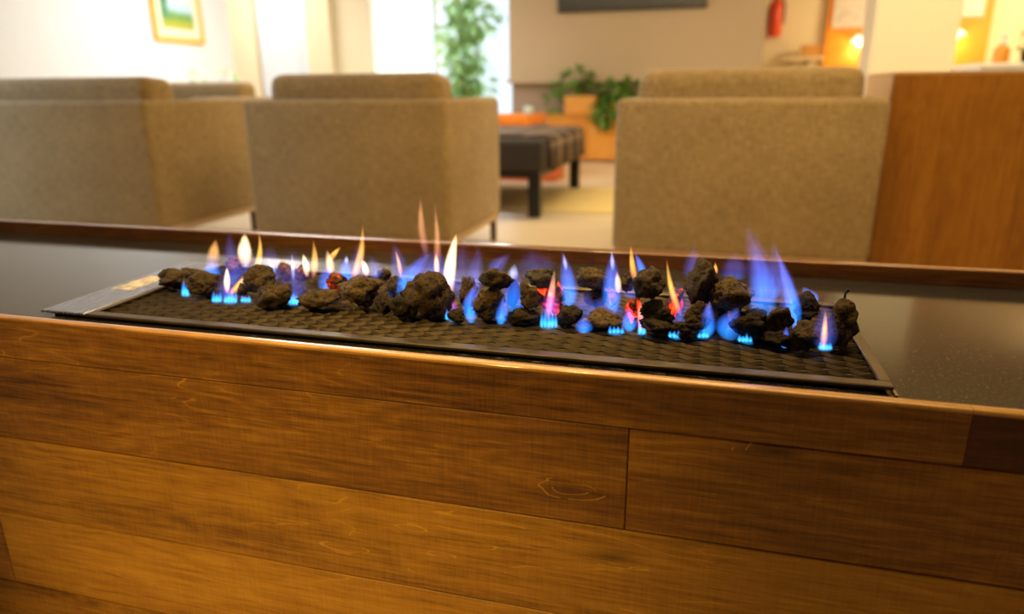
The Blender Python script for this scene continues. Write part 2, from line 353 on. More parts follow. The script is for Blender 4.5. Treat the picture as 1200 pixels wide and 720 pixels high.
# armchairs: built with back at y = 0, looking to +y
def make_chair(W=1.06, D=.88, H=.812, zb=.13, cw=.455):
    r = empty('armchair', (0, 0, 0))
    hw = W/2; tb, ta = .16, .15
    # U-shaped upholstered shell, one piece
    pts = [(-hw, 0), (hw, 0), (hw, D), (hw-ta, D), (hw-ta, tb), (-hw+ta, tb), (-hw+ta, D), (-hw, D)]
    bm = bmesh.new()
    lo = [bm.verts.new((x, y, zb+.03)) for x, y in pts]; hi = [bm.verts.new((x, y, H)) for x, y in pts]
    n = len(pts)
    for k in range(n): bm.faces.new((lo[k], lo[(k+1) % n], hi[(k+1) % n], hi[k]))
    bm.faces.new(hi); bm.faces.new(lo[::-1])
    bmesh.ops.bevel(bm, geom=list(bm.edges), offset=.028, segments=3, profile=.5, affect='EDGES')
    link('upholstered_shell', to_mesh('upholstered_shell', bm, True), M_fabric, r)
    box('seat_base', (-hw+ta-.01, tb-.01, zb+.03), (hw-ta+.01, D-.03, .30), M_fabric, r, .02)
    box('seat_cushion', (-hw+ta+.004, tb+.10, .302), (hw-ta-.004, D+.01, .46), M_fabric, r, .045, 3)
    b = box('back_cushion', (-cw, -.11, -.21), (cw, .11, .24), M_fabric, r, .07, 5)
    for v in b.data.vertices:      # crowned, soft filled top and sides
        u_, w_ = v.co.x/cw, v.co.z/.24
        v.co.z += .018*(1-u_*u_)*(1 if v.co.z > 0 else 0); v.co.y *= 1+.12*(1-u_*u_)
    b.location = (0, tb+.06, .700); b.rotation_euler = (R(-4), 0, 0)
    multi_box('base_rail', [((-hw+.012, .012, zb), (hw-.012, .045, zb+.035)), ((-hw+.012, D-.045, zb), (hw-.012, D-.012, zb+.035)),
                            ((-hw+.012, .045, zb), (-hw+.045, D-.045, zb+.035)), ((hw-.045, .045, zb), (hw-.012, D-.045, zb+.035))], M_rail, r)
    for sx in (-1, 1):
        for y in (.05, D-.05):
            bm = bmesh.new(); add_box(bm, (-.016, -.016, 0), (.016, .016, zb+.01), .003, 1)
            link('leg', to_mesh('leg', bm), M_leg, r, (sx*(hw-.035), y, 0))
    return r
G = 'khaki armchairs of the lounge'
a1 = make_chair(); a1.location = (.152, 3.087, 0); tag(a1, 'khaki linen armchair at right in front of the brown counter, seen squarely from behind', 'armchair', G)
for (x, y, rz, lab) in ((-1.67, 3.073, 0, 'khaki linen armchair in the middle with its right side and dark bench beyond'),
                        (-4.12, 5.50, math.pi, 'khaki armchair facing the camera behind the left armchair, only its back cushion showing')):
    c_ = copy_tree(a1); c_.location = (x, y, 0); c_.rotation_euler[2] = rz; c_['label'] = lab

a2 = make_chair(W=1.42, cw=.64); a2.location = (-3.43, 3.02, 0); tag(a2, 'wide khaki linen armchair at left whose back is cut by the frame', 'armchair', G)

# dark bench with a plaid throw
bn = empty('bench', (-1.85, 5.45, .0125), 'dark upholstered bench on black legs with a striped throw, between two armchairs', 'bench')
x0, x1, y0, y1 = -.80, .80, -.82, .83
box('seat', (x0, y0, .31), (x1, y1, .52), M_bench, bn, .04, 3)
box('seat_frame', (x0+.02, y0+.02, .265), (x1-.02, y1-.02, .315), M_black, bn, .004, 1)
for sx in (x0+.06, x1-.06):
    for y in (y0+.06, y1-.06):
        bm = bmesh.new(); add_box(bm, (-.04, -.04, 0), (.04, .04, .27), .004, 1); link('leg', to_mesh('leg', bm), M_black, bn, (sx, y, 0))
t = NT('plaid_throw'); c = t.coords('Object'); s = t.n('SeparateXYZ', inp={0: c})
def stripes(ax, n, lo): return t.math('GREATER_THAN', t.math('SINE', t.math('MULTIPLY', s.outputs[ax], n)), lo)
f = t.math('ADD', t.math('MULTIPLY', stripes(1, 16, .80), .8), t.math('MULTIPLY', t.math('ADD', stripes(0, 22, .85), stripes(2, 30, .8)), .4), clamp=True)
t.principled(t.mixc(f, (.055, .038, .030), (.30, .22, .16)), .9); M_throw = t.m
bm = bmesh.new()   # draped over top and the right-hand side
prof = [(.05, .527), (.40, .529), (.74, .527), (.79, .517), (.812, .49), (.815, .40), (.817, .30)]
rows = []
for k in range(13):
    y = y0+.18+(y1-y0-.25)*k/12
    rows.append([bm.verts.new((x+.004*math.sin(k*1.7+j), y, z-(.012*math.sin(k*1.3) if j == len(prof)-1 else 0))) for j, (x, z) in enumerate(prof)])
for a, b in zip(rows, rows[1:]):
    for j in range(len(prof)-1): bm.faces.new((a[j], a[j+1], b[j+1], b[j]))
o = link('throw_blanket', to_mesh('throw_blanket', bm, True), M_throw); o.location = (-1.85, 5.45, .0125)
sd = o.modifiers.new('s', 'SOLIDIFY'); sd.thickness = .008; sd.offset = 1
tag(o, 'brown and cream striped throw draped over the right side of the dark bench', 'throw')

# rugs
t = NT('straw_rug'); c = t.coords('Object', scale=(6, 60, 1)); nz = t.noise(c, 2, 3)
t.principled(t.mixc(nz, (.66, .52, .22), (.78, .64, .32)), .95); M_rug = t.m
tag(box('area_rug', (-3.2, 4.95, .0005), (.2, 6.30, .012), M_rug, bev=.004, seg=1), 'straw yellow area rug on the cream floor around the dark bench', 'rug')
# orange low stool and the red storage box beyond the bench
bx = empty('storage_box', (-1.78, 6.9, 0), 'orange red fabric storage box on the floor beyond the dark bench', 'box')
box('body', (-.42, -.22, 0), (.40, .22, .15), plain('rust_fabric', (.62, .16, .06), .9), bx, .02)
box('lid', (-.43, -.23, .15), (.41, .23, .20), plain('pink_fabric', (.72, .42, .34), .9), bx, .012)
oc = empty('low_table', (-2.28, 7.55, 0), 'low table with an orange top behind the middle armchair', 'table')
box('tabletop', (-.62, -.45, .50), (.52, .45, .60), M_orange_cush, oc, .02)
for sx in (-.5, .45):
    for y in (-.36, .36): box('leg', (sx-.03, y-.03, 0), (sx+.03, y+.03, .50), M_rail, oc)
cup = empty('glass_cup', (-1.81, 7.35, .60), 'small pale blue cup on the corner of the orange topped table', 'cup')
bm = bmesh.new(); add_lathe(bm, [(.035, 0), (.045, .01), (.05, .09), (.044, .088), (.038, .02)]); link('cup_body', to_mesh('cup_body', bm, True), plain('pale_blue_ceramic', (.55, .66, .75), .3), cup)

# planter cabinet under the partition ledge, planter box, plants
cb = empty('cabinet', (-1.2, 8.79, 0), 'long honey wood cabinet standing against the taupe wall below the screen', 'cabinet')
box('cabinet_body', (-.71, -.13, .02), (1.35, .23, .54), M_planter, cb, .004, 1)
box('cabinet_top', (-.73, -.15, .54), (1.37, .24, .56), M_planter, cb, .003, 1)
for k in range(4): box('cabinet_door', (-.70+k*.513, -.145, .04), (-.195+k*.513, -.128, .53), M_planter, cb, .003, 1)
pb = empty('planter_box', (-1.50, 8.79, .56), 'small orange wood planter box on the left end of the honey cabinet', 'planter')
box('box_body', (-.19, -.11, 0), (.19, .11, .22), M_terra, pb, .006, 1); box('soil', (-.18, -.10, .21), (.18, .10, .225), M_soil, pb)
rnd = random.Random(4)
def leaf(bm, p, d, nrm, L, W):
    d = d.normalized(); s = d.cross(nrm).normalized()*W; n2 = s.cross(d).normalized()
    a = bm.verts.new(p); l = bm.verts.new(p+d*L*.45-s+n2*L*.05); r = bm.verts.new(p+d*L*.45+s+n2*L*.05); m = bm.verts.new(p+d*L*.5); e = bm.verts.new(p+d*L-n2*L*.12)
    bm.faces.new((a, m, l)); bm.faces.new((a, r, m)); bm.faces.new((l, m, e)); bm.faces.new((m, r, e))
def cloud_leaves(bm, n, centre, rad, L, W, droop=.2, rn=rnd):
    for _ in range(n):
        v = Vector((rn.gauss(0, 1), rn.gauss(0, 1), rn.gauss(0, 1))).normalized()*rn.random()**.4
        p = Vector(centre)+Vector((v.x*rad[0], v.y*rad[1], v.z*rad[2]))
        d = v+Vector((rn.uniform(-.6, .6), rn.uniform(-.6, .6), rn.uniform(-.5, .4)-droop))
        leaf(bm, p, d, Vector((rn.uniform(-.4, .4), rn.uniform(-.4, .4), 1)), L*rn.uniform(.7, 1.3), W*rn.uniform(.7, 1.2))
def stems(bm, base, tips, r=.006):
    for tp in tips: add_tube(bm, base, tp, r, r*.5, 6)
pl = empty('potted_plant', (-1.50, 8.79, .785), 'leafy green plant growing in the orange planter box', 'plant')
bm = bmesh.new(); stems(bm, (0, 0, 0), [(-.3, -.03, .12), (-.05, 0, .25), (.2, -.02, .12), (.05, -.05, .2)]); link('stem', to_mesh('stem', bm), M_bark, pl)
bm = bmesh.new(); cloud_leaves(bm, 44, (-.06, 0, .18), (.16, .09, .12), .14, .045); cloud_leaves(bm, 22, (-.33, -.02, .07), (.16, .07, .09), .12, .035)
cloud_leaves(bm, 10, (.18, -.02, .06), (.09, .07, .07), .10, .03); cloud_leaves(bm, 14, (-.34, -.02, -.1), (.09, .07, .16), .11, .03)
tag(link('foliage', to_mesh('foliage', bm), M_leaf, pl), kind='stuff')
pl = empty('trailing_plant', (-1.02, 8.74, .56), 'dense trailing green plant spilling over the honey cabinet beside the right armchair', 'plant')
bm = bmesh.new(); add_lathe(bm, [(.09, 0), (.12, .02), (.13, .17), (.115, .17), (.11, .14)]); link('pot', to_mesh('pot', bm, True), M_terra, pl)
bm = bmesh.new(); stems(bm, (0, 0, .15), [(-.2, -.05, .3), (.1, 0, .42), (.22, -.05, .3), (-.1, -.12, .05)]); link('stem', to_mesh('stem', bm), M_bark, pl)
bm = bmesh.new(); cloud_leaves(bm, 110, (.02, -.04, .28), (.24, .14, .15), .14, .045); cloud_leaves(bm, 90, (-.16, -.14, .04), (.17, .07, .16), .12, .036, .8); cloud_leaves(bm, 20, (.18, -.02, .16), (.2, .1, .16), .12, .036, .6)
tag(link('foliage', to_mesh('foliage', bm), M_leaf, pl), kind='stuff')
# indoor tree before the far window
tr = empty('indoor_tree', (-3.42, 9.95, 0), 'tall leafy indoor tree standing before the bright far window', 'tree')
bm = bmesh.new(); add_lathe(bm, [(.17, 0), (.21, .03), (.24, .38), (.21, .38), (.20, .33)]); link('pot', to_mesh('pot', bm, True), M_white, tr)
bm = bmesh.new(); add_tube(bm, (0, 0, .3), (.03, 0, 1.2), .03, .024); add_tube(bm, (.03, 0, 1.2), (-.05, .03, 2.2), .024, .012)
stems(bm, (.02, 0, 1.0), [(.35, -.05, 1.55), (-.3, 0, 1.3), (.2, .1, 1.25)], .012); stems(bm, (0, 0, 1.5), [(.3, 0, 1.95), (-.3, .05, 2.0), (.15, -.1, 2.2)], .01); link('trunk', to_mesh('trunk', bm), M_bark, tr)
bm = bmesh.new()
for c_, r_, n in (((-.02, 0, 2.15), (.30, .22, .30), 120), ((.22, -.03, 1.80), (.30, .2, .24), 130), ((-.10, 0, 1.55), (.26, .18, .24), 100), ((.08, 0, 1.30), (.27, .2, .22), 100), ((-.05, -.02, 1.0), (.38, .22, .24), 160), ((.2, 0, .92), (.26, .2, .24), 90), ((-.25, 0, .75), (.24, .2, .22), 60)):
    cloud_leaves(bm, n, c_, r_, .17, .055)
tag(link('foliage', to_mesh('foliage', bm), M_leaf_pale, tr), kind='stuff')
# low plant against the left wall behind the facing armchair
pl = empty('potted_plant', (-5.35, 6.75, 0), 'plant on a tall stand by the left wall with two leaf tips over the armchair', 'plant')
box('plant_stand', (-.14, -.14, 0), (.14, .14, .62), M_white, pl, .005, 1)
bm = bmesh.new(); add_lathe(bm, [(.09, .62), (.11, .64), (.13, .80), (.11, .80), (.10, .76)]); link('pot', to_mesh('pot', bm, True), M_white, pl)
bm = bmesh.new(); stems(bm, (0, 0, .76), [(-.08, 0, 1.0), (.40, 0, 1.02)]); link('stem', to_mesh('stem', bm), M_bark, pl)
bm = bmesh.new(); cloud_leaves(bm, 12, (.03, 0, 1.0), (.07, .06, .06), .09, .03); cloud_leaves(bm, 12, (.40, 0, 1.02), (.08, .06, .06), .09, .03); tag(link('foliage', to_mesh('foliage', bm), M_leaf_pale, pl), kind='stuff')

# television
tv = empty('television', (-.97, 8.995, 1.74), 'wide dark flat television on the tan partition wall, cut by the top of the frame', 'television')
box('bezel', (-.87, -.06, 0), (.87, -.005, .98), M_tvb, tv, .006, 1); box('screen', (-.85, -.064, .03), (.85, -.058, .96), M_tv, tv)
box('wall_bracket', (-.2, -.008, .3), (.2, .004, .7), M_black, tv)
# fire extinguisher
fx = empty('fire_extinguisher', (.755, 10.36, 1.49), 'red fire extinguisher hung on the cream wall right of the screen wall', 'fire extinguisher')
bm = bmesh.new(); add_lathe(bm, [(.075, 0), (.085, .02), (.085, .38), (.06, .44), (.03, .46)]); link('cylinder', to_mesh('cylinder', bm, True), M_red, fx)
bm = bmesh.new(); add_tube(bm, (0, 0, .46), (0, 0, .53), .025); add_box(bm, (-.02, -.10, .52), (.02, .04, .545)); link('valve_handle', to_mesh('valve_handle', bm), M_black, fx)
bm = bmesh.new(); q = [(0, 0, .50), (.07, -.02, .48), (.10, -.03, .36), (.095, -.04, .16)]
for a, b in zip(q, q[1:]): add_tube(bm, a, b, .012, n=8)
link('hose', to_mesh('hose', bm), M_black, fx)
box('wall_bracket', (-.05, .06, .15), (.05, .14, .35), M_black, fx)
# orange box on a wall shelf
sh = empty('wall_shelf', (1.22, 10.42, 1.20), 'slim cream wall shelf beside the orange panel', 'shelf')
box('shelf_board', (-.36, -.22, 0), (.16, .08, .035), M_wall_cream, sh, .004, 1); box('bracket', (-.2, -.1, -.1), (-.18, .08, 0), M_white, sh); box('bracket', (0, -.1, -.1), (.02, .08, 0), M_white, sh)
ob = empty('carton', (1.22, 10.32, 1.235), 'small orange brown carton on the cream wall shelf', 'box')
box('carton_body', (-.11, -.06, 0), (.11, .06, .12), plain('carton_orange', (.72, .36, .10), .7), ob); box('carton_lid', (-.115, -.065, .12), (.115, .065, .145), M_terra, ob)
# prints and sconces on the orange panel
t = NT('pale_sketch_print'); c = t.coords('Object'); nz = t.noise(c, 9, 4, .6, 1.5)
t.principled(t.ramp(nz, [(.30, (.62, .52, .50)), (.42, (.84, .77, .73)), (.6, (.88, .83, .78))]).outputs[0], .6); M_print = t.m
for i, (x, z, wd, lab) in enumerate(((1.705, 1.585, .50, 'pale sketch print in a thin frame on orange panel left of the cream column'),
                                 (2.93, 1.675, .46, 'pale print on the orange panel right of the cream column'))):
    pr = empty('framed_print', (x, 10.42, z), lab, 'print', 'prints on the orange panel')
    box('print_sheet', (-wd/2+.02, -.014, .02), (wd/2-.02, -.004, .68), M_print, pr)
    multi_box('print_frame', [((-wd/2, -.02, 0), (wd/2, 0, .02)), ((-wd/2, -.02, .68), (wd/2, 0, .70)), ((-wd/2, -.02, .02), (-wd/2+.02, 0, .68)), ((wd/2-.02, -.02, .02), (wd/2, 0, .68))], M_paper, pr)
M_bulb = emit('lamp_glow', (1, .82, .42), 9)
for x, z, lab in ((1.79, 1.40, 'glowing white wall lamp on orange panel left of the cream column'), (2.87, 1.455, 'glowing white wall lamp half hidden at right edge of the cream column')):
    s_ = empty('wall_lamp', (x, 10.42, z), lab, 'lamp', 'wall lamps on the orange panel')
    box('wall_plate', (-.04, -.015, -.02), (.04, 0, .10), M_white, s_, .003, 1)
    bm = bmesh.new(); add_tube(bm, (0, -.01, .05), (0, -.12, .06), .009, n=8); link('arm', to_mesh('arm', bm), M_white, s_)
    bm = bmesh.new(); add_lathe(bm, [(.10, 0), (.09, .03), (.05, .06), (.02, .075)], (0, -.12, 0)); link('lamp_shade', to_mesh('lamp_shade', bm, True), emit('shade_glow', (1, .86, .55), 2.6), s_)
    bm = bmesh.new(); add_lathe(bm, [(.02, -.05), (.035, -.035), (.035, -.01), (.015, .0)], (0, -.12, 0)); link('bulb', to_mesh('bulb', bm, True), M_bulb, s_)
    d = bpy.data.lights.new('sconce_light', 'POINT'); d.energy = 5; d.color = (1, .75, .35); d.shadow_soft_size = .04
    l = bpy.data.objects.new('sconce_light', d); COL.objects.link(l); l.location = (x, 10.22, z-.09)
# reception counter in front
ct = empty('counter', (1.6, 3.42, 0), 'tall brown wood veneer counter behind the right armchair with pale left end', 'counter')
cx0, cx1 = -.852, 1.6
box('front_panel', (cx0, 0, 0), (cx1, .03, .90), M_counter, ct, .002, 1)
box('end_panel', (cx0, .03, 0), (cx0+.03, .56, .90), M_counter_end, ct, .002, 1)
box('carcass', (cx0+.03, .03, 0), (cx1, .55, .88), M_counter_end, ct)
box('countertop', (cx0, 0, .90), (cx1, .56, .912), M_counter_end, ct, .002, 1)
# back counter on the right with bottle and plant
bc = empty('back_counter', (2.9, 6.6, 0), 'white back counter far right behind the brown counter', 'counter')
box('cabinet_body', (-.92, -.22, 0), (1.2, .4, .99), M_white, bc); box('worktop', (-.95, -.25, .99), (1.2, .42, 1.02), M_wall_white, bc, .004, 1)
bt = empty('pump_bottle', (2.145, 6.5, 1.02), 'amber bottle with white cap on the white back counter', 'bottle')
bm = bmesh.new(); add_lathe(bm, [(.05, 0), (.055, .01), (.055, .10), (.03, .13), (.02, .14)]); link('bottle_body', to_mesh('bottle_body', bm, True), M_amber, bt)
bm = bmesh.new(); add_lathe(bm, [(.022, .14), (.022, .165), (.01, .17), (.01, .19), (.03, .195), (.03, .205)]); link('pump_cap', to_mesh('pump_cap', bm, True), M_white, bt)
pl = empty('potted_plant', (2.36, 6.55, 1.02), 'small dark potted plant at right edge on the white back counter', 'plant')
bm = bmesh.new(); add_lathe(bm, [(.05, 0), (.06, .01), (.07, .09), (.06, .09), (.055, .07)]); link('pot', to_mesh('pot', bm, True), M_black, pl)
bm = bmesh.new(); cloud_leaves(bm, 45, (0, 0, .17), (.11, .1, .10), .07, .025); tag(link('foliage', to_mesh('foliage', bm), M_leaf, pl), kind='stuff')

# ------------------------------------------------------------------ fireplace table
TX0, TX1, TY0, TY1 = -2.3, 1.05, .70, 1.325
ZT = .529
ft = empty('fireplace_table', (-.6, 1.0, 0), 'long low fireplace table clad in brown wood planks with a recessed dark granite top', 'table')
L = local(ft)
def tbox(name, lo, hi, mat, bev=0, seg=1): return box(name, Vector(lo)-L, Vector(hi)-L, mat, ft, bev, seg)
tbox('core', (TX0+.02, TY0+.016, 0), (TX1-.02, TY1-.012, ZT-.03), M_black)
tbox('stone_top', (TX0+.014, TY0+.0135, ZT-.03), (TX1-.014, TY1-.028, ZT), M_top)
rowz = [(.0, .0995), (.1015, .2318), (.2334, .3652), (.3668, .4944)]
joints = [[-1.5, -.35, .75], [-1.75, -1.02, .62], [-1.32, .55], [-1.35, -.0589, .98]]
mats = [[M_oak_dark, M_oak_warm, M_oak_dark, M_oak_dark], [M_oak_warm, M_oak_dark, M_oak_warm, M_oak_dark], [M_oak_dark, M_oak_warm, M_oak_dark], [M_oak_warm, M_oak_dark, M_oak_dark, M_oak_dark]]
for (z0, z1), js, ms in zip(rowz, joints, mats):
    xs = [TX0]+js+[TX1]
    for (a, b), m in zip(zip(xs, xs[1:]), ms): tbox('plank', (a+.0004, TY0, z0), (b-.0004, TY0+.014, z1), m, .0012, 1)
def rim_board(name, a, b, y0, y1, z0, m, rd):
    """board with a rounded upper edge"""
    bm = bmesh.new(); n = 5
    zt = .556
    prof = [(y0, z0)]
    for k in range(n+1): an = math.pi-k*math.pi/2/n; prof.append((y0+rd+rd*math.cos(an), zt-rd+rd*math.sin(an)))
    for k in range(n+1): an = math.pi/2-k*math.pi/2/n; prof.append((y1-rd+rd*math.cos(an), zt-rd+rd*math.sin(an)))
    prof.append((y1, z0))
    c = Vector(((a+b)/2, (y0+y1)/2, (z0+zt)/2))
    A = [bm.verts.new(Vector((a, y, z))-c) for y, z in prof]; B = [bm.verts.new(Vector((b, y, z))-c) for y, z in prof]
    k_ = len(prof)
    for k in range(k_): bm.faces.new((A[k], A[(k+1) % k_], B[(k+1) % k_], B[k]))
    bm.faces.new(A); bm.faces.new(B[::-1])
    me = to_mesh(name, bm, True); o = link(name, me, m, ft, c-L)
    try: me.set_sharp_from_angle(angle=R(40))
    except Exception: pass
    return o
xs = [TX0, -.98, .2643, TX1]
for (a, b), m in zip(zip(xs, xs[1:]), (M_oak_warm, M_oak_dark, M_oak_deep)):
    tbox('rim_board', (a+.0003, TY0, .4962), (b-.0003, TY0+.0138, .5515), m)
    rim_board('rim_cap', a+.0003, b-.0003, TY0-.0004, TY0+.0142, .5517, M_cap, .0028)
xs = [TX0, -1.60, -.19, TX1]
for a, b in zip(xs, xs[1:]): rim_board('rim_board', a+.0003, b-.0003, TY1-.028, TY1, .40, M_rim, .003)
for x0, x1 in ((TX0, TX0+.0135), (TX1-.0135, TX1)): tbox('end_board', (x0, TY0+.0135, 0), (x1, TY1-.028, .556), M_rim, .002)
tbox('back_board', (TX0, TY1-.012, 0), (TX1, TY1, .3995), M_rim, .001)

# ------------------------------------------------------------------ gas burner let into the top
gb = empty('gas_burner', (-.365, .947, ZT), 'long dark steel gas burner with mesh grille and live flames, set in the granite top', 'burner')
L2 = local(gb)
BX0, BX1, BY0, BY1, ZP = -.948, .2165, .782, 1.104, .5395
def bbox(name, lo, hi, mat, bev=0, seg=1): return box(name, Vector(lo)-L2, Vector(hi)-L2, mat, gb, bev, seg)
bbox('burner_tray', (BX0+.012, BY0+.012, ZT), (BX1-.012, BY1-.012, ZT+.003), M_soot)
XG = -.868
bm = bmesh.new()
for lo, hi in (((XG+.001, BY0, ZP-.005), (BX1, BY0+.016, ZP)), ((XG+.001, BY1-.016, ZP-.005), (BX1, BY1, ZP)), ((BX1-.013, BY0+.016, ZP-.005), (BX1, BY1-.016, ZP)), ((XG+.001, BY0+.016, ZP-.005), (XG+.009, BY1-.016, ZP))):
    add_box(bm, Vector(lo)-L2, Vector(hi)-L2, .0012, 1)
link('burner_frame', to_mesh('burner_frame', bm), M_burner, gb)
bbox('control_lid', (BX0, BY0, ZP-.004), (XG, BY1, ZP), M_steel, .0012)
lb = bbox('pale_patch', (-.935, .905, ZP), (-.895, .993, ZP+.0004), M_pale_patch)  # thin rectangle on the lid in blotchy pale tones
lb['label'] = 'pale blotchy patch'
# thin light edging strip around the burner
bm = bmesh.new()
for lo, hi in (((BX1+.001, BY0-.003, ZT), (BX1+.004, BY1+.003, ZT+.002)),): add_box(bm, Vector(lo)-L2, Vector(hi)-L2)
link('edging_strip', to_mesh('edging_strip', bm), plain('bronze_edging', (.30, .22, .13), .35, .7), gb)
# expanded-metal grille: zigzag strands bonded alternately
bm = bmesh.new()
gx0, gx1, gy0, gy1 = XG+.009, BX1-.012, BY0+.015, BY1-.015
pitch, NR = .048, 28
dy = (gy1-gy0)/NR; nseg = int((gx1-gx0)/pitch*4)
wv = [0, .75, 1, .75, 0, -.75, -1, -.75]
for j in range(NR+1):
    yb = gy0+j*dy; prev = None; sg = 1 if j % 2 else -1
    for i in range(nseg+1):
        x = gx0+(gx1-gx0)*i/nseg
        k = (i % 4)/4
        tri = (1-abs(2*k-1))*2-1
        y = min(max(yb+sg*tri*dy*.33, gy0-.001), gy1+.001)
        tz = .0014*sg*tri
        ww = .0018
        q = [bm.verts.new(Vector((x, y-ww, ZP-.0075+tz))-L2), bm.verts.new(Vector((x, y+ww, ZP-.0035+tz))-L2), bm.verts.new(Vector((x, y+ww+.0006, ZP-.0055+tz))-L2), bm.verts.new(Vector((x, y-ww+.0006, ZP-.0095+tz))-L2)]
        if prev:
            for a in range(4): bm.faces.new((prev[a], prev[(a+1) % 4], q[(a+1) % 4], q[a]))
        prev = q
link('grille', to_mesh('grille', bm), M_grille, gb)
bm = bmesh.new(); add_tube(bm, Vector((.205, 1.03, ZP))-L2, Vector((.203, 1.03, .574))-L2, .0022, .0016, 6); add_tube(bm, Vector((.203, 1.03, .574))-L2, Vector((.207, 1.03, .581))-L2, .0016, .003, 6)
link('igniter_pin', to_mesh('igniter_pin', bm), M_black, gb)

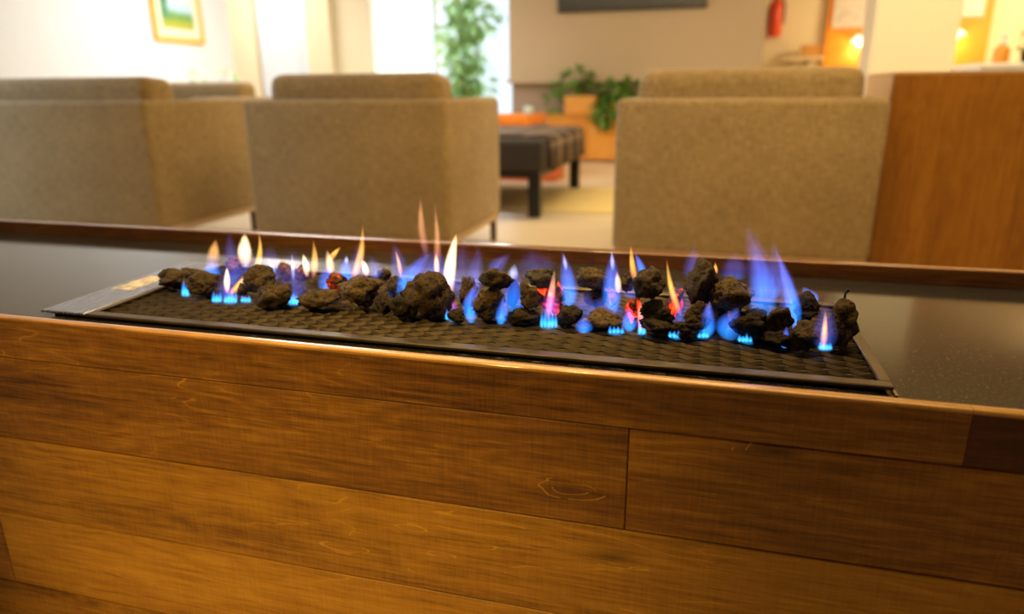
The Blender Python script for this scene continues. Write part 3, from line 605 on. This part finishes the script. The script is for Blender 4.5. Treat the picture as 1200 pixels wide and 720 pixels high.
# ------------------------------------------------------------------ lava rocks: x, y, z, half width, half height, kind, label
ROCKS = [
    (-0.833, 0.9313, 0.5555, 0.0322, 0.0179, 'n', 'small flat brown lava rock at the far left tip of the bed'),
    (-0.8356, 0.975, 0.5523, 0.025, 0.0145, 'n', 'low brown lava rock tucked behind the two leftmost rocks'),
    (-0.7571, 0.9111, 0.5585, 0.0272, 0.021, 'n', 'rounded dark lava rock just left of the comb of blue flame'),
    (-0.7562, 0.985, 0.5708, 0.014, 0.019, 'r', 'small upright reddish lava rock behind the tall violet flame at left'),
    (-0.6956, 0.92, 0.5499, 0.0108, 0.012, 'n', 'pebble sized dark lava rock beside the left comb of blue flame'),
    (-0.6655, 0.925, 0.5639, 0.03, 0.0267, 'n', 'round porous brown lava rock standing highest in the left quarter'),
    (-0.6172, 0.8886, 0.5568, 0.0325, 0.0193, 'n', 'dark lava rock lying in front of the round brown one at left'),
    (-0.6557, 0.985, 0.5664, 0.0129, 0.0171, 'r', 'narrow lava rock half hidden behind the tent shaped violet flame'),
    (-0.6291, 0.99, 0.5624, 0.0113, 0.0155, 'r', 'small reddish brown lava rock behind white tipped flame'),
    (-0.5775, 0.925, 0.5523, 0.0181, 0.0146, 'n', 'small black lava rock between violet tent flame and low oval rock'),
    (-0.5398, 0.8917, 0.5539, 0.035, 0.0162, 'n', 'low oval lava rock with pale left flank at the front edge'),
    (-0.543, 0.955, 0.5626, 0.0192, 0.0177, 'e', 'lava rock with a glowing red cheek under the S shaped orange flame'),
    (-0.4783, 0.9029, 0.5683, 0.0361, 0.0313, 'g', 'big golden brown lava rock with a dark hollow below, left of centre'),
    (-0.4314, 0.8862, 0.554, 0.0169, 0.0163, 'd', 'small black lava rock wedged left of the biggest pyramid rock'),
    (-0.4812, 0.99, 0.5714, 0.014, 0.012, 'n', 'small lava rock at the back behind the golden brown one'),
    (-0.4389, 0.95, 0.5639, 0.0171, 0.023, 'n', 'upright brown lava rock behind the broad blue streak'),
    (-0.3998, 0.8781, 0.5563, 0.0236, 0.0188, 'd', 'black lava rock leaning on left foot of the pyramid rock'),
    (-0.3706, 0.8913, 0.5729, 0.0403, 0.0362, 'n', 'largest lava rock of the bed, pyramid shaped with a rough top'),
    (-0.3187, 0.8774, 0.5485, 0.015, 0.0105, 'd', 'small black lava rock beside the magenta flame foot'),
    (-0.3232, 0.945, 0.5636, 0.0144, 0.0264, 'n', 'tall narrow lava rock right of the white orange flame'),
    (-0.2697, 0.9, 0.6021, 0.027, 0.0176, 'n', 'irregular lava rock balanced on top of the egg shaped one'),
    (-0.2807, 0.8971, 0.5654, 0.026, 0.0284, 'g', 'egg shaped brown lava rock carrying an irregular rock'),
    (-0.2619, 0.97, 0.5653, 0.0102, 0.0282, 'd', 'dark lava rock behind the blue triangular flame'),
    (-0.2302, 0.9027, 0.5498, 0.0273, 0.0118, 'd', 'flat dark lava rock at the foot of the upright oval rock'),
    (-0.2229, 0.908, 0.5747, 0.0196, 0.0248, 'g', 'upright oval brown lava rock above a flat dark one'),
    (-0.2086, 0.925, 0.5995, 0.0272, 0.0158, 'a', 'ash grey crusted lava rock lying highest at the centre'),
    (-0.2002, 0.95, 0.5643, 0.0211, 0.0271, 'E', 'glowing red hot lava rock behind the pink flame at centre'),
    (-0.1648, 0.9027, 0.5538, 0.0187, 0.0161, 'd', 'dark cube like lava rock right of the central blue comb'),
    (-0.1479, 0.96, 0.5905, 0.0271, 0.0194, 'g', 'brown flat topped lava rock right of centre, resting high at the back'),
    (-0.1393, 0.965, 0.563, 0.0182, 0.0149, 'd', 'black lava rock directly beneath the flat topped one'),
    (-0.1197, 0.9088, 0.5513, 0.0293, 0.0135, 'g', 'flat pale topped lava rock lying along the front edge'),
    (-0.1141, 0.96, 0.5662, 0.0083, 0.0174, 'e', 'small ember red lava rock behind the white tipped blue flame'),
    (-0.0948, 0.985, 0.5874, 0.0126, 0.019, 'n', 'lava rock at the back behind the slim orange flame, right of centre'),
    (-0.056, 0.91, 0.6035, 0.0257, 0.0236, 'n', 'rounded lava rock on top of the three rock stack'),
    (-0.0481, 0.905, 0.5665, 0.0259, 0.0187, 'd', 'middle lava rock of the three rock stack'),
    (-0.0472, 0.8927, 0.5515, 0.0309, 0.0137, 'd', 'bottom lava rock of the three rock stack'),
    (-0.0803, 0.93, 0.5607, 0.0121, 0.0233, 'E', 'cracked lava rock glowing red left of the three rock stack'),
    (-0.0266, 0.945, 0.5679, 0.0134, 0.031, 'E', 'lava rock glowing red behind the long orange flame'),
    (-0.0098, 0.888, 0.5501, 0.0177, 0.0122, 'd', 'small black lava rock at the front right of the three rock stack'),
    (0.0106, 0.945, 0.5997, 0.0262, 0.0341, 'n', 'tall upright lava rock that stands highest at right'),
    (0.0059, 0.915, 0.5616, 0.0193, 0.0224, 'n', 'lava rock below the tall upright one, left of a blue flame'),
    (0.0471, 0.925, 0.5911, 0.0332, 0.0246, 'g', 'broad slanting brown lava rock, left of the tall blue flame'),
    (0.0332, 0.93, 0.5588, 0.0157, 0.0214, 'n', 'lava rock under the slanting brown one'),
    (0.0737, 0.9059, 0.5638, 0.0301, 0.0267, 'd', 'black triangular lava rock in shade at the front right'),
    (0.1074, 0.91, 0.5654, 0.0199, 0.0277, 'n', 'lava rock leaning right under the twin tall blue flames'),
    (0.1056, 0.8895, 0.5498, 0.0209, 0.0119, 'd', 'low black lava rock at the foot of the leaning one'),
    (0.1393, 0.925, 0.5793, 0.0169, 0.0229, 'd', 'dark jagged lava rock behind the square one near the right end'),
    (0.1347, 0.8784, 0.5583, 0.0204, 0.0209, 'n', 'square lava rock at the front near the right end of the bed'),
    (0.1764, 0.8989, 0.5695, 0.0217, 0.0326, 'n', 'tall blunt lava rock closing the right end of the bed'),
]

def rock_mat(name, dark, paler, ember=0):  # noise blends dark and paler stone at random
    t = NT(name); c = t.coords('Object'); o = t.n('ObjectInfo')
    off = t.n('CombineXYZ', inp={0: t.math('MULTIPLY', o.outputs['Random'], 9.)}).outputs[0]
    c = t.n('VectorMath', operation='ADD', inp={0: c, 1: off}).outputs[0]
    n1 = t.noise(c, 60, 5, .7); n2 = t.noise(c, 260, 3, .7)
    vo = t.n('TexVoronoi', inp={'Vector': c, 'Scale': 170.}).outputs['Distance']
    pit = t.math('SUBTRACT', 1.0, t.math('MULTIPLY', t.math('SUBTRACT', .45, vo), 2.0), clamp=True)
    f = t.math('ADD', t.math('MULTIPLY', n1, .6), t.math('MULTIPLY', n2, .4))
    col = t.ramp(f, [(.34, dark), (.66, paler)]).outputs[0]
    col = t.mixc(t.math('SUBTRACT', 1.0, pit, clamp=True), col, tuple(x*.4 for x in dark))
    h = t.math('ADD', t.math('MULTIPLY', n2, .5), t.math('MULTIPLY', pit, .6))
    p_ = t.principled(col, .9, 0, h, .9, .003, .25)
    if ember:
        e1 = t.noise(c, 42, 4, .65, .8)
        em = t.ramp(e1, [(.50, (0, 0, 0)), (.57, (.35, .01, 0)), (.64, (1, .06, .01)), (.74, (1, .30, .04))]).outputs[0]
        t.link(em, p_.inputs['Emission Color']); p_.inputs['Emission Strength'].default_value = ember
    return t.m
MR = {'n': rock_mat('lava_rock_brown', (.014, .009, .005), (.092, .060, .027)), 'g': rock_mat('lava_rock_golden', (.020, .014, .006), (.155, .102, .042)),
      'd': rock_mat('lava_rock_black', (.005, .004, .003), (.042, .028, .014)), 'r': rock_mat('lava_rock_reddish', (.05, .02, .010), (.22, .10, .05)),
      'a': rock_mat('lava_rock_ash', (.012, .011, .010), (.11, .095, .078)),
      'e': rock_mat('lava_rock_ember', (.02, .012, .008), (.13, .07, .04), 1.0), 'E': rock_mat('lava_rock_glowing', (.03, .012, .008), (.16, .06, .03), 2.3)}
for i, (x, y, z, hw, hh, kd, lab) in enumerate(ROCKS):
    rn = random.Random(i*7+3)
    bm = bmesh.new(); bmesh.ops.create_icosphere(bm, subdivisions=4, radius=1.0)
    so = Vector((rn.uniform(-50, 50), rn.uniform(-50, 50), rn.uniform(-50, 50)))
    planes = []
    for _ in range(8):
        v = Vector((rn.gauss(0, 1), rn.gauss(0, 1), rn.gauss(0, 1))).normalized(); planes.append((v, rn.uniform(.55, .92)))
    for v in bm.verts:
        d = v.co.normalized(); r = 1.12
        for nrm, pd in planes:
            k = d.dot(nrm)
            if k > .05: r = min(r, pd/k)
        r += .24*noise.noise(d*1.6+so)+.17*noise.noise(d*3.7+so)+.10*noise.noise(d*8+so)+.06*noise.noise(d*17+so)
        v.co = d*r
    mx = [max(abs(v.co[k]) for v in bm.verts) for k in range(3)]
    dp = min(max(.85*max(hw, hh), .7*hw), .042)
    for v in bm.verts: v.co = Vector((v.co.x/mx[0]*hw, v.co.y/mx[1]*dp, v.co.z/mx[2]*hh))
    o = link('lava_rock', to_mesh('lava_rock', bm, True), MR[kd], None, (x, y, z))
    tag(o, lab, 'rock', 'lava rocks on the burner')

# ------------------------------------------------------------------ flames: base x, y, base z, tip x, tip z, half width, kind, bend
FLAMES = [
    (-0.786, 0.894, 0.5406, -0.7795, 0.5703, 0.0037, 'tooth', 0.0),
    (-0.7785, 0.894, 0.5411, -0.7765, 0.5613, 0.0037, 'tooth', 0.0),
    (-0.7875, 0.9, 0.5388, -0.783, 0.556, 0.0075, 'base', 0.0),
    (-0.7816, 0.96, 0.5548, -0.7631, 0.6209, 0.0128, 'mix', -0.11),
    (-0.7837, 0.965, 0.5549, -0.7796, 0.5816, 0.0179, 'blue', 0.0),
    (-0.7515, 0.97, 0.5393, -0.7441, 0.6354, 0.0204, 'vio', 0.14),
    (-0.7119, 0.9556, 0.5385, -0.7037, 0.6218, 0.0274, 'vio', 0.05),
    (-0.7132, 0.96, 0.575, -0.7068, 0.6333, 0.0126, 'white', -0.11),
    (-0.6966, 0.955, 0.5657, -0.6774, 0.6397, 0.0056, 'org', 1.25),
    (-0.7284, 0.925, 0.5387, -0.7217, 0.5844, 0.0055, 'white', 0.0),
    (-0.7013, 0.8882, 0.5385, -0.6934, 0.5922, 0.0199, 'vio', 0.0),
    (-0.7221, 0.8831, 0.5385, -0.7181, 0.5575, 0.0036, 'tooth', 0.0),
    (-0.7169, 0.8844, 0.5385, -0.714, 0.5542, 0.0036, 'tooth', 0.0),
    (-0.7118, 0.8857, 0.5385, -0.7087, 0.5565, 0.0036, 'tooth', 0.0),
    (-0.7169, 0.8844, 0.5385, -0.7151, 0.5502, 0.0093, 'base', 0.0),
    (-0.7006, 0.8837, 0.5385, -0.698, 0.5542, 0.0036, 'tooth', 0.0),
    (-0.6957, 0.8849, 0.5385, -0.6933, 0.5561, 0.0036, 'tooth', 0.0),
    (-0.6907, 0.8861, 0.5385, -0.6868, 0.561, 0.0036, 'tooth', 0.0),
    (-0.6858, 0.8874, 0.5385, -0.6817, 0.5574, 0.0036, 'tooth', 0.0),
    (-0.6932, 0.8855, 0.5385, -0.6914, 0.5511, 0.0119, 'base', 0.0),
    (-0.723, 0.9219, 0.5385, -0.6826, 0.5805, 0.0062, 'org', 0.44),
    (-0.6779, 0.894, 0.5385, -0.6764, 0.55, 0.0036, 'tooth', 0.0),
    (-0.6727, 0.8953, 0.5385, -0.6727, 0.5486, 0.0036, 'tooth', 0.0),
    (-0.6676, 0.8965, 0.5385, -0.6661, 0.5503, 0.0036, 'tooth', 0.0),
    (-0.6727, 0.8953, 0.5385, -0.6715, 0.5473, 0.0093, 'base', 0.0),
    (-0.6734, 0.97, 0.5517, -0.6701, 0.6163, 0.0253, 'vio', 0.0),
    (-0.6619, 0.965, 0.5667, -0.6729, 0.5932, 0.0042, 'wv', 0.0),
    (-0.5913, 0.9013, 0.5385, -0.5837, 0.6321, 0.0275, 'vio', 0.0),
    (-0.5974, 0.8999, 0.5385, -0.5949, 0.5631, 0.0036, 'tooth', 0.0),
    (-0.5925, 0.9011, 0.5385, -0.59, 0.5601, 0.0036, 'tooth', 0.0),
    (-0.5876, 0.9023, 0.5385, -0.5865, 0.5551, 0.0036, 'tooth', 0.0),
    (-0.5863, 0.909, 0.5366, -0.5848, 0.5544, 0.0036, 'tooth', 0.0),
    (-0.59, 0.9017, 0.5385, -0.5899, 0.5528, 0.0118, 'base', 0.0),
    (-0.6041, 0.925, 0.568, -0.6019, 0.6142, 0.0033, 'wv', 0.0),
    (-0.6045, 0.965, 0.5646, -0.608, 0.6037, 0.0062, 'white', 0.22),
    (-0.5938, 0.965, 0.5638, -0.5874, 0.6268, 0.0069, 'org', 0.4),
    (-0.5718, 0.965, 0.5382, -0.5636, 0.5936, 0.0172, 'blue', 0.0),
    (-0.5554, 0.955, 0.573, -0.559, 0.614, 0.0074, 'cream', 0.18),
    (-0.5562, 0.955, 0.5964, -0.5334, 0.6207, 0.0053, 'org', -0.25),
    (-0.541, 0.97, 0.5574, -0.5342, 0.6024, 0.0128, 'blue', 0.0),
    (-0.5326, 0.965, 0.5898, -0.5313, 0.605, 0.004, 'wv', 0.0),
    (-0.5277, 0.965, 0.5596, -0.4995, 0.6563, 0.0074, 'org', 0.91),
    (-0.5235, 0.967, 0.5509, -0.5099, 0.6288, 0.0183, 'vio', 0.15),
    (-0.4987, 0.965, 0.5712, -0.5053, 0.5996, 0.006, 'white', 0.22),
    (-0.4852, 0.97, 0.5693, -0.4927, 0.606, 0.0151, 'vio', 0.09),
    (-0.4432, 0.97, 0.5692, -0.4524, 0.6296, 0.0159, 'vio', 0.08),
    (-0.4406, 0.965, 0.5748, -0.4479, 0.6188, 0.004, 'org', 0.33),
    (-0.4337, 0.94, 0.5535, -0.378, 0.6227, 0.0162, 'blue', -0.24),
    (-0.445, 0.945, 0.5431, -0.4255, 0.5875, 0.0147, 'blue', 0.0),
    (-0.3769, 0.965, 0.5517, -0.3796, 0.6223, 0.0376, 'blue', 0.0),
    (-0.41, 0.97, 0.548, -0.3951, 0.6271, 0.0278, 'vio', 0.0),
    (-0.3967, 0.965, 0.6083, -0.4017, 0.7061, 0.0078, 'orgf', -0.5),
    (-0.3794, 0.96, 0.5799, -0.3787, 0.695, 0.0071, 'orgf', 0.36),
    (-0.3775, 0.955, 0.5813, -0.3772, 0.6194, 0.0051, 'cream', 0.0),
    (-0.3558, 0.945, 0.5495, -0.3403, 0.6527, 0.0102, 'white', -0.38),
    (-0.3346, 0.9, 0.5385, -0.3347, 0.573, 0.0123, 'mag', 0.0),
    (-0.337, 0.884, 0.5395, -0.3363, 0.557, 0.0033, 'tooth', 0.0),
    (-0.3315, 0.884, 0.54, -0.3306, 0.5523, 0.0033, 'tooth', 0.0),
    (-0.3261, 0.884, 0.5404, -0.3245, 0.5566, 0.0033, 'tooth', 0.0),
    (-0.3206, 0.884, 0.5408, -0.3195, 0.5577, 0.0033, 'tooth', 0.0),
    (-0.331, 0.89, 0.5381, -0.3294, 0.548, 0.0121, 'base', 0.0),
    (-0.3457, 0.97, 0.5456, -0.3389, 0.6376, 0.0294, 'vio', 0.0),
    (-0.301, 0.8843, 0.5385, -0.2883, 0.5989, 0.012, 'blue', -0.5),
    (-0.3169, 0.95, 0.5601, -0.3072, 0.6381, 0.0152, 'vio', -0.08),
    (-0.2593, 0.887, 0.5385, -0.2539, 0.581, 0.0097, 'blue', 0.12),
    (-0.2525, 0.935, 0.539, -0.2495, 0.6082, 0.0233, 'blue', 0.0),
    (-0.2561, 0.94, 0.5863, -0.2521, 0.6131, 0.0086, 'wv', 0.0),
    (-0.2301, 0.98, 0.584, -0.238, 0.6276, 0.0381, 'vio', 0.0),
    (-0.198, 0.879, 0.5412, -0.1976, 0.5665, 0.0032, 'tooth', 0.0),
    (-0.1932, 0.879, 0.5416, -0.1937, 0.5687, 0.0032, 'tooth', 0.0),
    (-0.1884, 0.879, 0.542, -0.1874, 0.5612, 0.0032, 'tooth', 0.0),
    (-0.1835, 0.879, 0.5424, -0.1832, 0.5669, 0.0032, 'tooth', 0.0),
    (-0.1787, 0.879, 0.5428, -0.1791, 0.5654, 0.0032, 'tooth', 0.0),
    (-0.1896, 0.885, 0.5399, -0.1898, 0.5553, 0.014, 'base', 0.0),
    (-0.192, 0.89, 0.5491, -0.1833, 0.6207, 0.0064, 'pink', 0.0),
    (-0.1907, 0.895, 0.5489, -0.1865, 0.6026, 0.0141, 'mag', 0.0),
    (-0.1727, 0.945, 0.5498, -0.1839, 0.6342, 0.0145, 'blue', 0.17),
    (-0.1764, 0.94, 0.6063, -0.1817, 0.6318, 0.0036, 'wv', 0.0),
    (-0.1212, 0.92, 0.5464, -0.1246, 0.5782, 0.0354, 'blue', 0.0),
    (-0.1542, 0.93, 0.5557, -0.1428, 0.5827, 0.0216, 'vio', 0.0),
    (-0.1414, 0.885, 0.5366, -0.1408, 0.5608, 0.013, 'blue', 0.0),
    (-0.105, 0.879, 0.5405, -0.1055, 0.5521, 0.0031, 'tooth', 0.0),
    (-0.0998, 0.879, 0.541, -0.1002, 0.5521, 0.0031, 'tooth', 0.0),
    (-0.0945, 0.879, 0.5414, -0.0953, 0.5528, 0.0031, 'tooth', 0.0),
    (-0.0893, 0.879, 0.5419, -0.0888, 0.5515, 0.0031, 'tooth', 0.0),
    (-0.0978, 0.885, 0.5391, -0.0981, 0.5458, 0.0125, 'base', 0.0),
    (-0.1103, 0.935, 0.55, -0.1136, 0.6424, 0.0149, 'blue', 0.0),
    (-0.1107, 0.93, 0.6127, -0.1129, 0.6412, 0.0035, 'wv', 0.0),
    (-0.1014, 0.93, 0.5806, -0.1049, 0.6131, 0.0053, 'cream', 0.0),
    (-0.0813, 0.9, 0.539, -0.085, 0.5724, 0.0115, 'blue', 0.0),
    (-0.0815, 0.96, 0.5897, -0.091, 0.6454, 0.0054, 'org', -0.22),
    (-0.0716, 0.965, 0.5977, -0.0851, 0.6326, 0.0067, 'blue', 0.18),
    (-0.0665, 0.9, 0.5378, -0.0697, 0.583, 0.0052, 'pink', 0.0),
    (-0.0669, 0.884, 0.5409, -0.0677, 0.561, 0.0031, 'tooth', 0.0),
    (-0.0613, 0.884, 0.5414, -0.0616, 0.5582, 0.0031, 'tooth', 0.0),
    (-0.0645, 0.89, 0.539, -0.0651, 0.5507, 0.0068, 'base', 0.0),
    (-0.0162, 0.92, 0.5595, -0.0397, 0.638, 0.0051, 'org', -0.67),
    (-0.0167, 0.93, 0.5442, -0.0229, 0.6074, 0.0192, 'vio', 0.0),
    (-0.0183, 0.895, 0.5389, -0.0167, 0.565, 0.0079, 'mag', 0.0),
    (-0.027, 0.879, 0.5413, -0.0283, 0.5523, 0.003, 'tooth', 0.0),
    (-0.0221, 0.879, 0.5417, -0.0223, 0.552, 0.003, 'tooth', 0.0),
    (-0.0173, 0.879, 0.5422, -0.017, 0.5529, 0.003, 'tooth', 0.0),
    (-0.0223, 0.885, 0.5396, -0.0206, 0.548, 0.0089, 'base', 0.0),
    (0.0262, 0.985, 0.6024, 0.0237, 0.6206, 0.0036, 'org', 0.0),
    (-0.0007, 0.99, 0.5895, -0.0077, 0.6421, 0.0181, 'vio', 0.0),
    (0.0187, 0.905, 0.5374, 0.0193, 0.5879, 0.012, 'blue', -0.09),
    (0.0093, 0.884, 0.5427, 0.0096, 0.5515, 0.003, 'tooth', 0.0),
    (0.0141, 0.884, 0.5431, 0.0143, 0.5536, 0.003, 'tooth', 0.0),
    (0.0189, 0.884, 0.5436, 0.0182, 0.5531, 0.003, 'tooth', 0.0),
    (0.0142, 0.89, 0.5411, 0.0137, 0.5476, 0.0089, 'base', 0.0),
    (0.0444, 0.9, 0.5379, 0.0555, 0.5829, 0.0181, 'blue', -0.25),
    (0.0587, 0.879, 0.543, 0.0581, 0.554, 0.003, 'tooth', 0.0),
    (0.0631, 0.879, 0.5434, 0.0619, 0.5525, 0.003, 'tooth', 0.0),
    (0.0674, 0.879, 0.5438, 0.0663, 0.5563, 0.003, 'tooth', 0.0),
    (0.0717, 0.879, 0.5442, 0.0712, 0.5527, 0.003, 'tooth', 0.0),
    (0.0657, 0.885, 0.5415, 0.0671, 0.5489, 0.0109, 'base', 0.0),
    (0.087, 0.92, 0.5582, 0.0656, 0.6659, 0.0195, 'blue', 0.29),
    (0.0865, 0.925, 0.5892, 0.0535, 0.6896, 0.0183, 'vio', 0.24),
    (0.0995, 0.93, 0.5887, 0.0907, 0.6683, 0.015, 'vio', 0.15),
    (0.1324, 0.915, 0.5473, 0.0924, 0.6595, 0.0096, 'blue', 0.34),
    (0.1199, 0.925, 0.5686, 0.0982, 0.6499, 0.0149, 'vio', 0.15),
    (0.1131, 0.885, 0.5377, 0.1131, 0.5672, 0.0067, 'blue', 0.0),
    (0.1537, 0.95, 0.5798, 0.1346, 0.6017, 0.0098, 'blue', 0.0),
    (0.1536, 0.862, 0.5476, 0.1505, 0.5993, 0.0046, 'org', 0.22),
    (0.1564, 0.866, 0.5453, 0.1505, 0.6119, 0.0155, 'vio', 0.0),
    (0.1496, 0.854, 0.5502, 0.1488, 0.5624, 0.0028, 'tooth', 0.0),
    (0.1532, 0.854, 0.5505, 0.1529, 0.5601, 0.0028, 'tooth', 0.0),
    (0.1568, 0.854, 0.5509, 0.1562, 0.5598, 0.0028, 'tooth', 0.0),
    (0.1604, 0.854, 0.5512, 0.1595, 0.5611, 0.0028, 'tooth', 0.0),
    (0.1561, 0.86, 0.5486, 0.1552, 0.5562, 0.0093, 'base', 0.0),
    (0.0508, 0.985, 0.5941, 0.0493, 0.6388, 0.0213, 'vio', 0.0),
    (-0.0882, 0.98, 0.561, -0.0876, 0.603, 0.0222, 'vio', 0.0),
    (-0.2989, 0.975, 0.581, -0.2653, 0.6196, 0.0135, 'vio', -0.29),
]

STOPS = [0, .06, .14, .25, .38, .52, .66, .8, .92, 1]
PROF = {'tongue': [.40, .62, .85, 1.0, .98, .86, .68, .46, .24, .03], 'base': [.85, 1., 1., .95, .9, .82, .72, .55, .35, .08], 'drop': [.30, .52, .78, .95, 1., .95, .8, .58, .32, .05]}
KIND = {   # profile, radiance, falloff power, colour stops along the height (rgb * strength)
 'vio': ('tongue', .9, 1.0, [(0, (.05, .22, 1.0), 1.0), (.25, (.10, .16, .9), .7), (.6, (.24, .20, .80), .55), (1, (.35, .30, .75), .12)]),
 'blue': ('tongue', 1.6, .8, [(0, (.02, .30, 1.0), 1.0), (.35, (.03, .20, 1.0), .95), (.7, (.10, .17, .95), .75), (1, (.30, .28, .85), .25)]),
 'base': ('base', 1.25, .6, [(0, (.03, .42, 1.0), 1.0), (.5, (.02, .28, 1.0), .9), (1, (.12, .18, .9), .25)]),
 'tooth': ('tongue', 1.3, .7, [(0, (.05, .50, 1.0), 1.0), (.5, (.03, .32, 1.0), .9), (1, (.15, .2, .9), .3)]),
 'org': ('tongue', 1.5, .8, [(0, (.40, .15, .55), .25), (.25, (1, .36, .09), .7), (.55, (1, .50, .09), 1.0), (.85, (1, .46, .10), .8), (1, (.9, .3, .15), .2)]),
 'orgf': ('tongue', .85, 1.0, [(0, (.35, .2, .6), .2), (.35, (.9, .35, .18), .6), (.7, (1, .45, .20), .9), (1, (.7, .4, .35), .15)]),
 'cream': ('drop', 1.9, .8, [(0, (.3, .25, .8), .3), (.3, (1, .50, .22), .8), (.7, (1, .62, .30), 1.0), (1, (1, .5, .3), .4)]),
 'white': ('drop', 3.2, .8, [(0, (.30, .25, .85), .22), (.25, (1, .55, .28), .5), (.5, (1, .74, .42), 1.0), (.85, (1, .70, .36), 1.0), (1, (1, .5, .2), .4)]),
 'wv': ('drop', 1.0, .8, [(0, (.12, .2, .95), .4), (.5, (.62, .62, 1.0), 1.0), (1, (.5, .45, .95), .3)]),
 'mix': ('drop', 1.2, .8, [(0, (.02, .3, 1.0), 1.0), (.18, (.08, .16, .9), .6), (.42, (.45, .22, .35), .45), (.68, (1, .46, .12), 1.2), (.92, (1, .42, .1), 1.0), (1, (.8, .3, .2), .3)]),
 'mag': ('tongue', .85, .9, [(0, (.05, .35, 1.0), 1.0), (.3, (.35, .10, .75), .9), (.65, (.75, .10, .40), .6), (1, (.4, .2, .6), .15)]),
 'pink': ('drop', 1.3, .8, [(0, (.2, .2, 1.0), .8), (.35, (.95, .22, .40), .9), (.7, (1, .42, .22), 1.0), (1, (.8, .4, .4), .3)]),
}
def flame_mat(kd, bend, wid, seed):
    prof, rad, pw, cols = KIND[kd]
    t = NT('flame_gas_'+{'vio': 'violet', 'org': 'orange', 'orgf': 'faint_orange', 'wv': 'pale_violet', 'mag': 'magenta'}.get(kd, kd))
    c = t.n('TexCoord').outputs['Object']; s = t.n('SeparateXYZ', inp={0: c}); z = s.outputs[2]
    offx = t.math('MULTIPLY', t.math('SINE', t.math('MULTIPLY', z, math.pi)), bend)
    x = t.math('SUBTRACT', s.outputs[0], offx)
    r = t.math('SQRT', t.math('ADD', t.math('MULTIPLY', x, x), t.math('MULTIPLY', s.outputs[1], s.outputs[1])))
    Rz = t.ramp(z, [(p_, (v, v, v)) for p_, v in zip(STOPS, PROF[prof])]).outputs[0]
    d = t.math('SUBTRACT', 1.0, t.math('DIVIDE', r, t.math('MAXIMUM', Rz, .02)), clamp=True)
    d = t.math('POWER', d, pw)
    mp = t.n('Mapping', inp={0: c, 1: (seed, seed*.7, seed*1.3), 3: (1.5, 1.0, 1.3)}).outputs[0]
    nz = t.n('MapRange', inp={0: t.noise(mp, 1.6, 3, .55, .5), 1: .3, 2: .68, 3: .35, 4: 1.35}).outputs[0]
    col = t.ramp(z, [(p_, (cc[0]*st, cc[1]*st, cc[2]*st)) for p_, cc, st in cols]).outputs[0]
    stg = t.math('MULTIPLY', t.math('MULTIPLY', d, nz), rad/(wid*.42))
    e = t.n('Emission', inp={0: col, 1: stg}); t.link(e.outputs[0], t.out.inputs[1]); return t.m
def flame_mesh(prof, bend):
    bm = bmesh.new(); n = 14; rings = []; m = 16
    for k in range(m+1):
        z = k/m
        for a in range(len(STOPS)-1):
            if STOPS[a] <= z <= STOPS[a+1]: rr = PROF[prof][a]+(PROF[prof][a+1]-PROF[prof][a])*(z-STOPS[a])/(STOPS[a+1]-STOPS[a]); break
        ox = bend*math.sin(math.pi*z); rr = rr*1.06+.01
        rings.append([bm.verts.new((ox+rr*math.cos(2*math.pi*j/n), rr*math.sin(2*math.pi*j/n), z)) for j in range(n)])
    for a, b in zip(rings, rings[1:]):
        for j in range(n): bm.faces.new((a[j], a[(j+1) % n], b[(j+1) % n], b[j]))
    bm.faces.new(rings[0][::-1]); bm.faces.new(rings[-1])
    return to_mesh('flame', bm, True)
for i, (x, y, z, tx, tz, hw, kd, bend) in enumerate(FLAMES):
    me = flame_mesh(KIND[kd][0], bend)
    o = link('flame', me, flame_mat(kd, bend, hw*2, i*3.7), gb)
    a = Vector((x, y, z))-L2; v = Vector((tx-x, 0, tz-z)); ln = v.length; ez = v.normalized(); ey = Vector((0, 1, 0)); ex = ey.cross(ez)
    mt = Matrix((ex*hw, ey*min(hw, .012), ez*ln)).transposed().to_4x4(); mt.translation = a
    o.matrix_local = mt
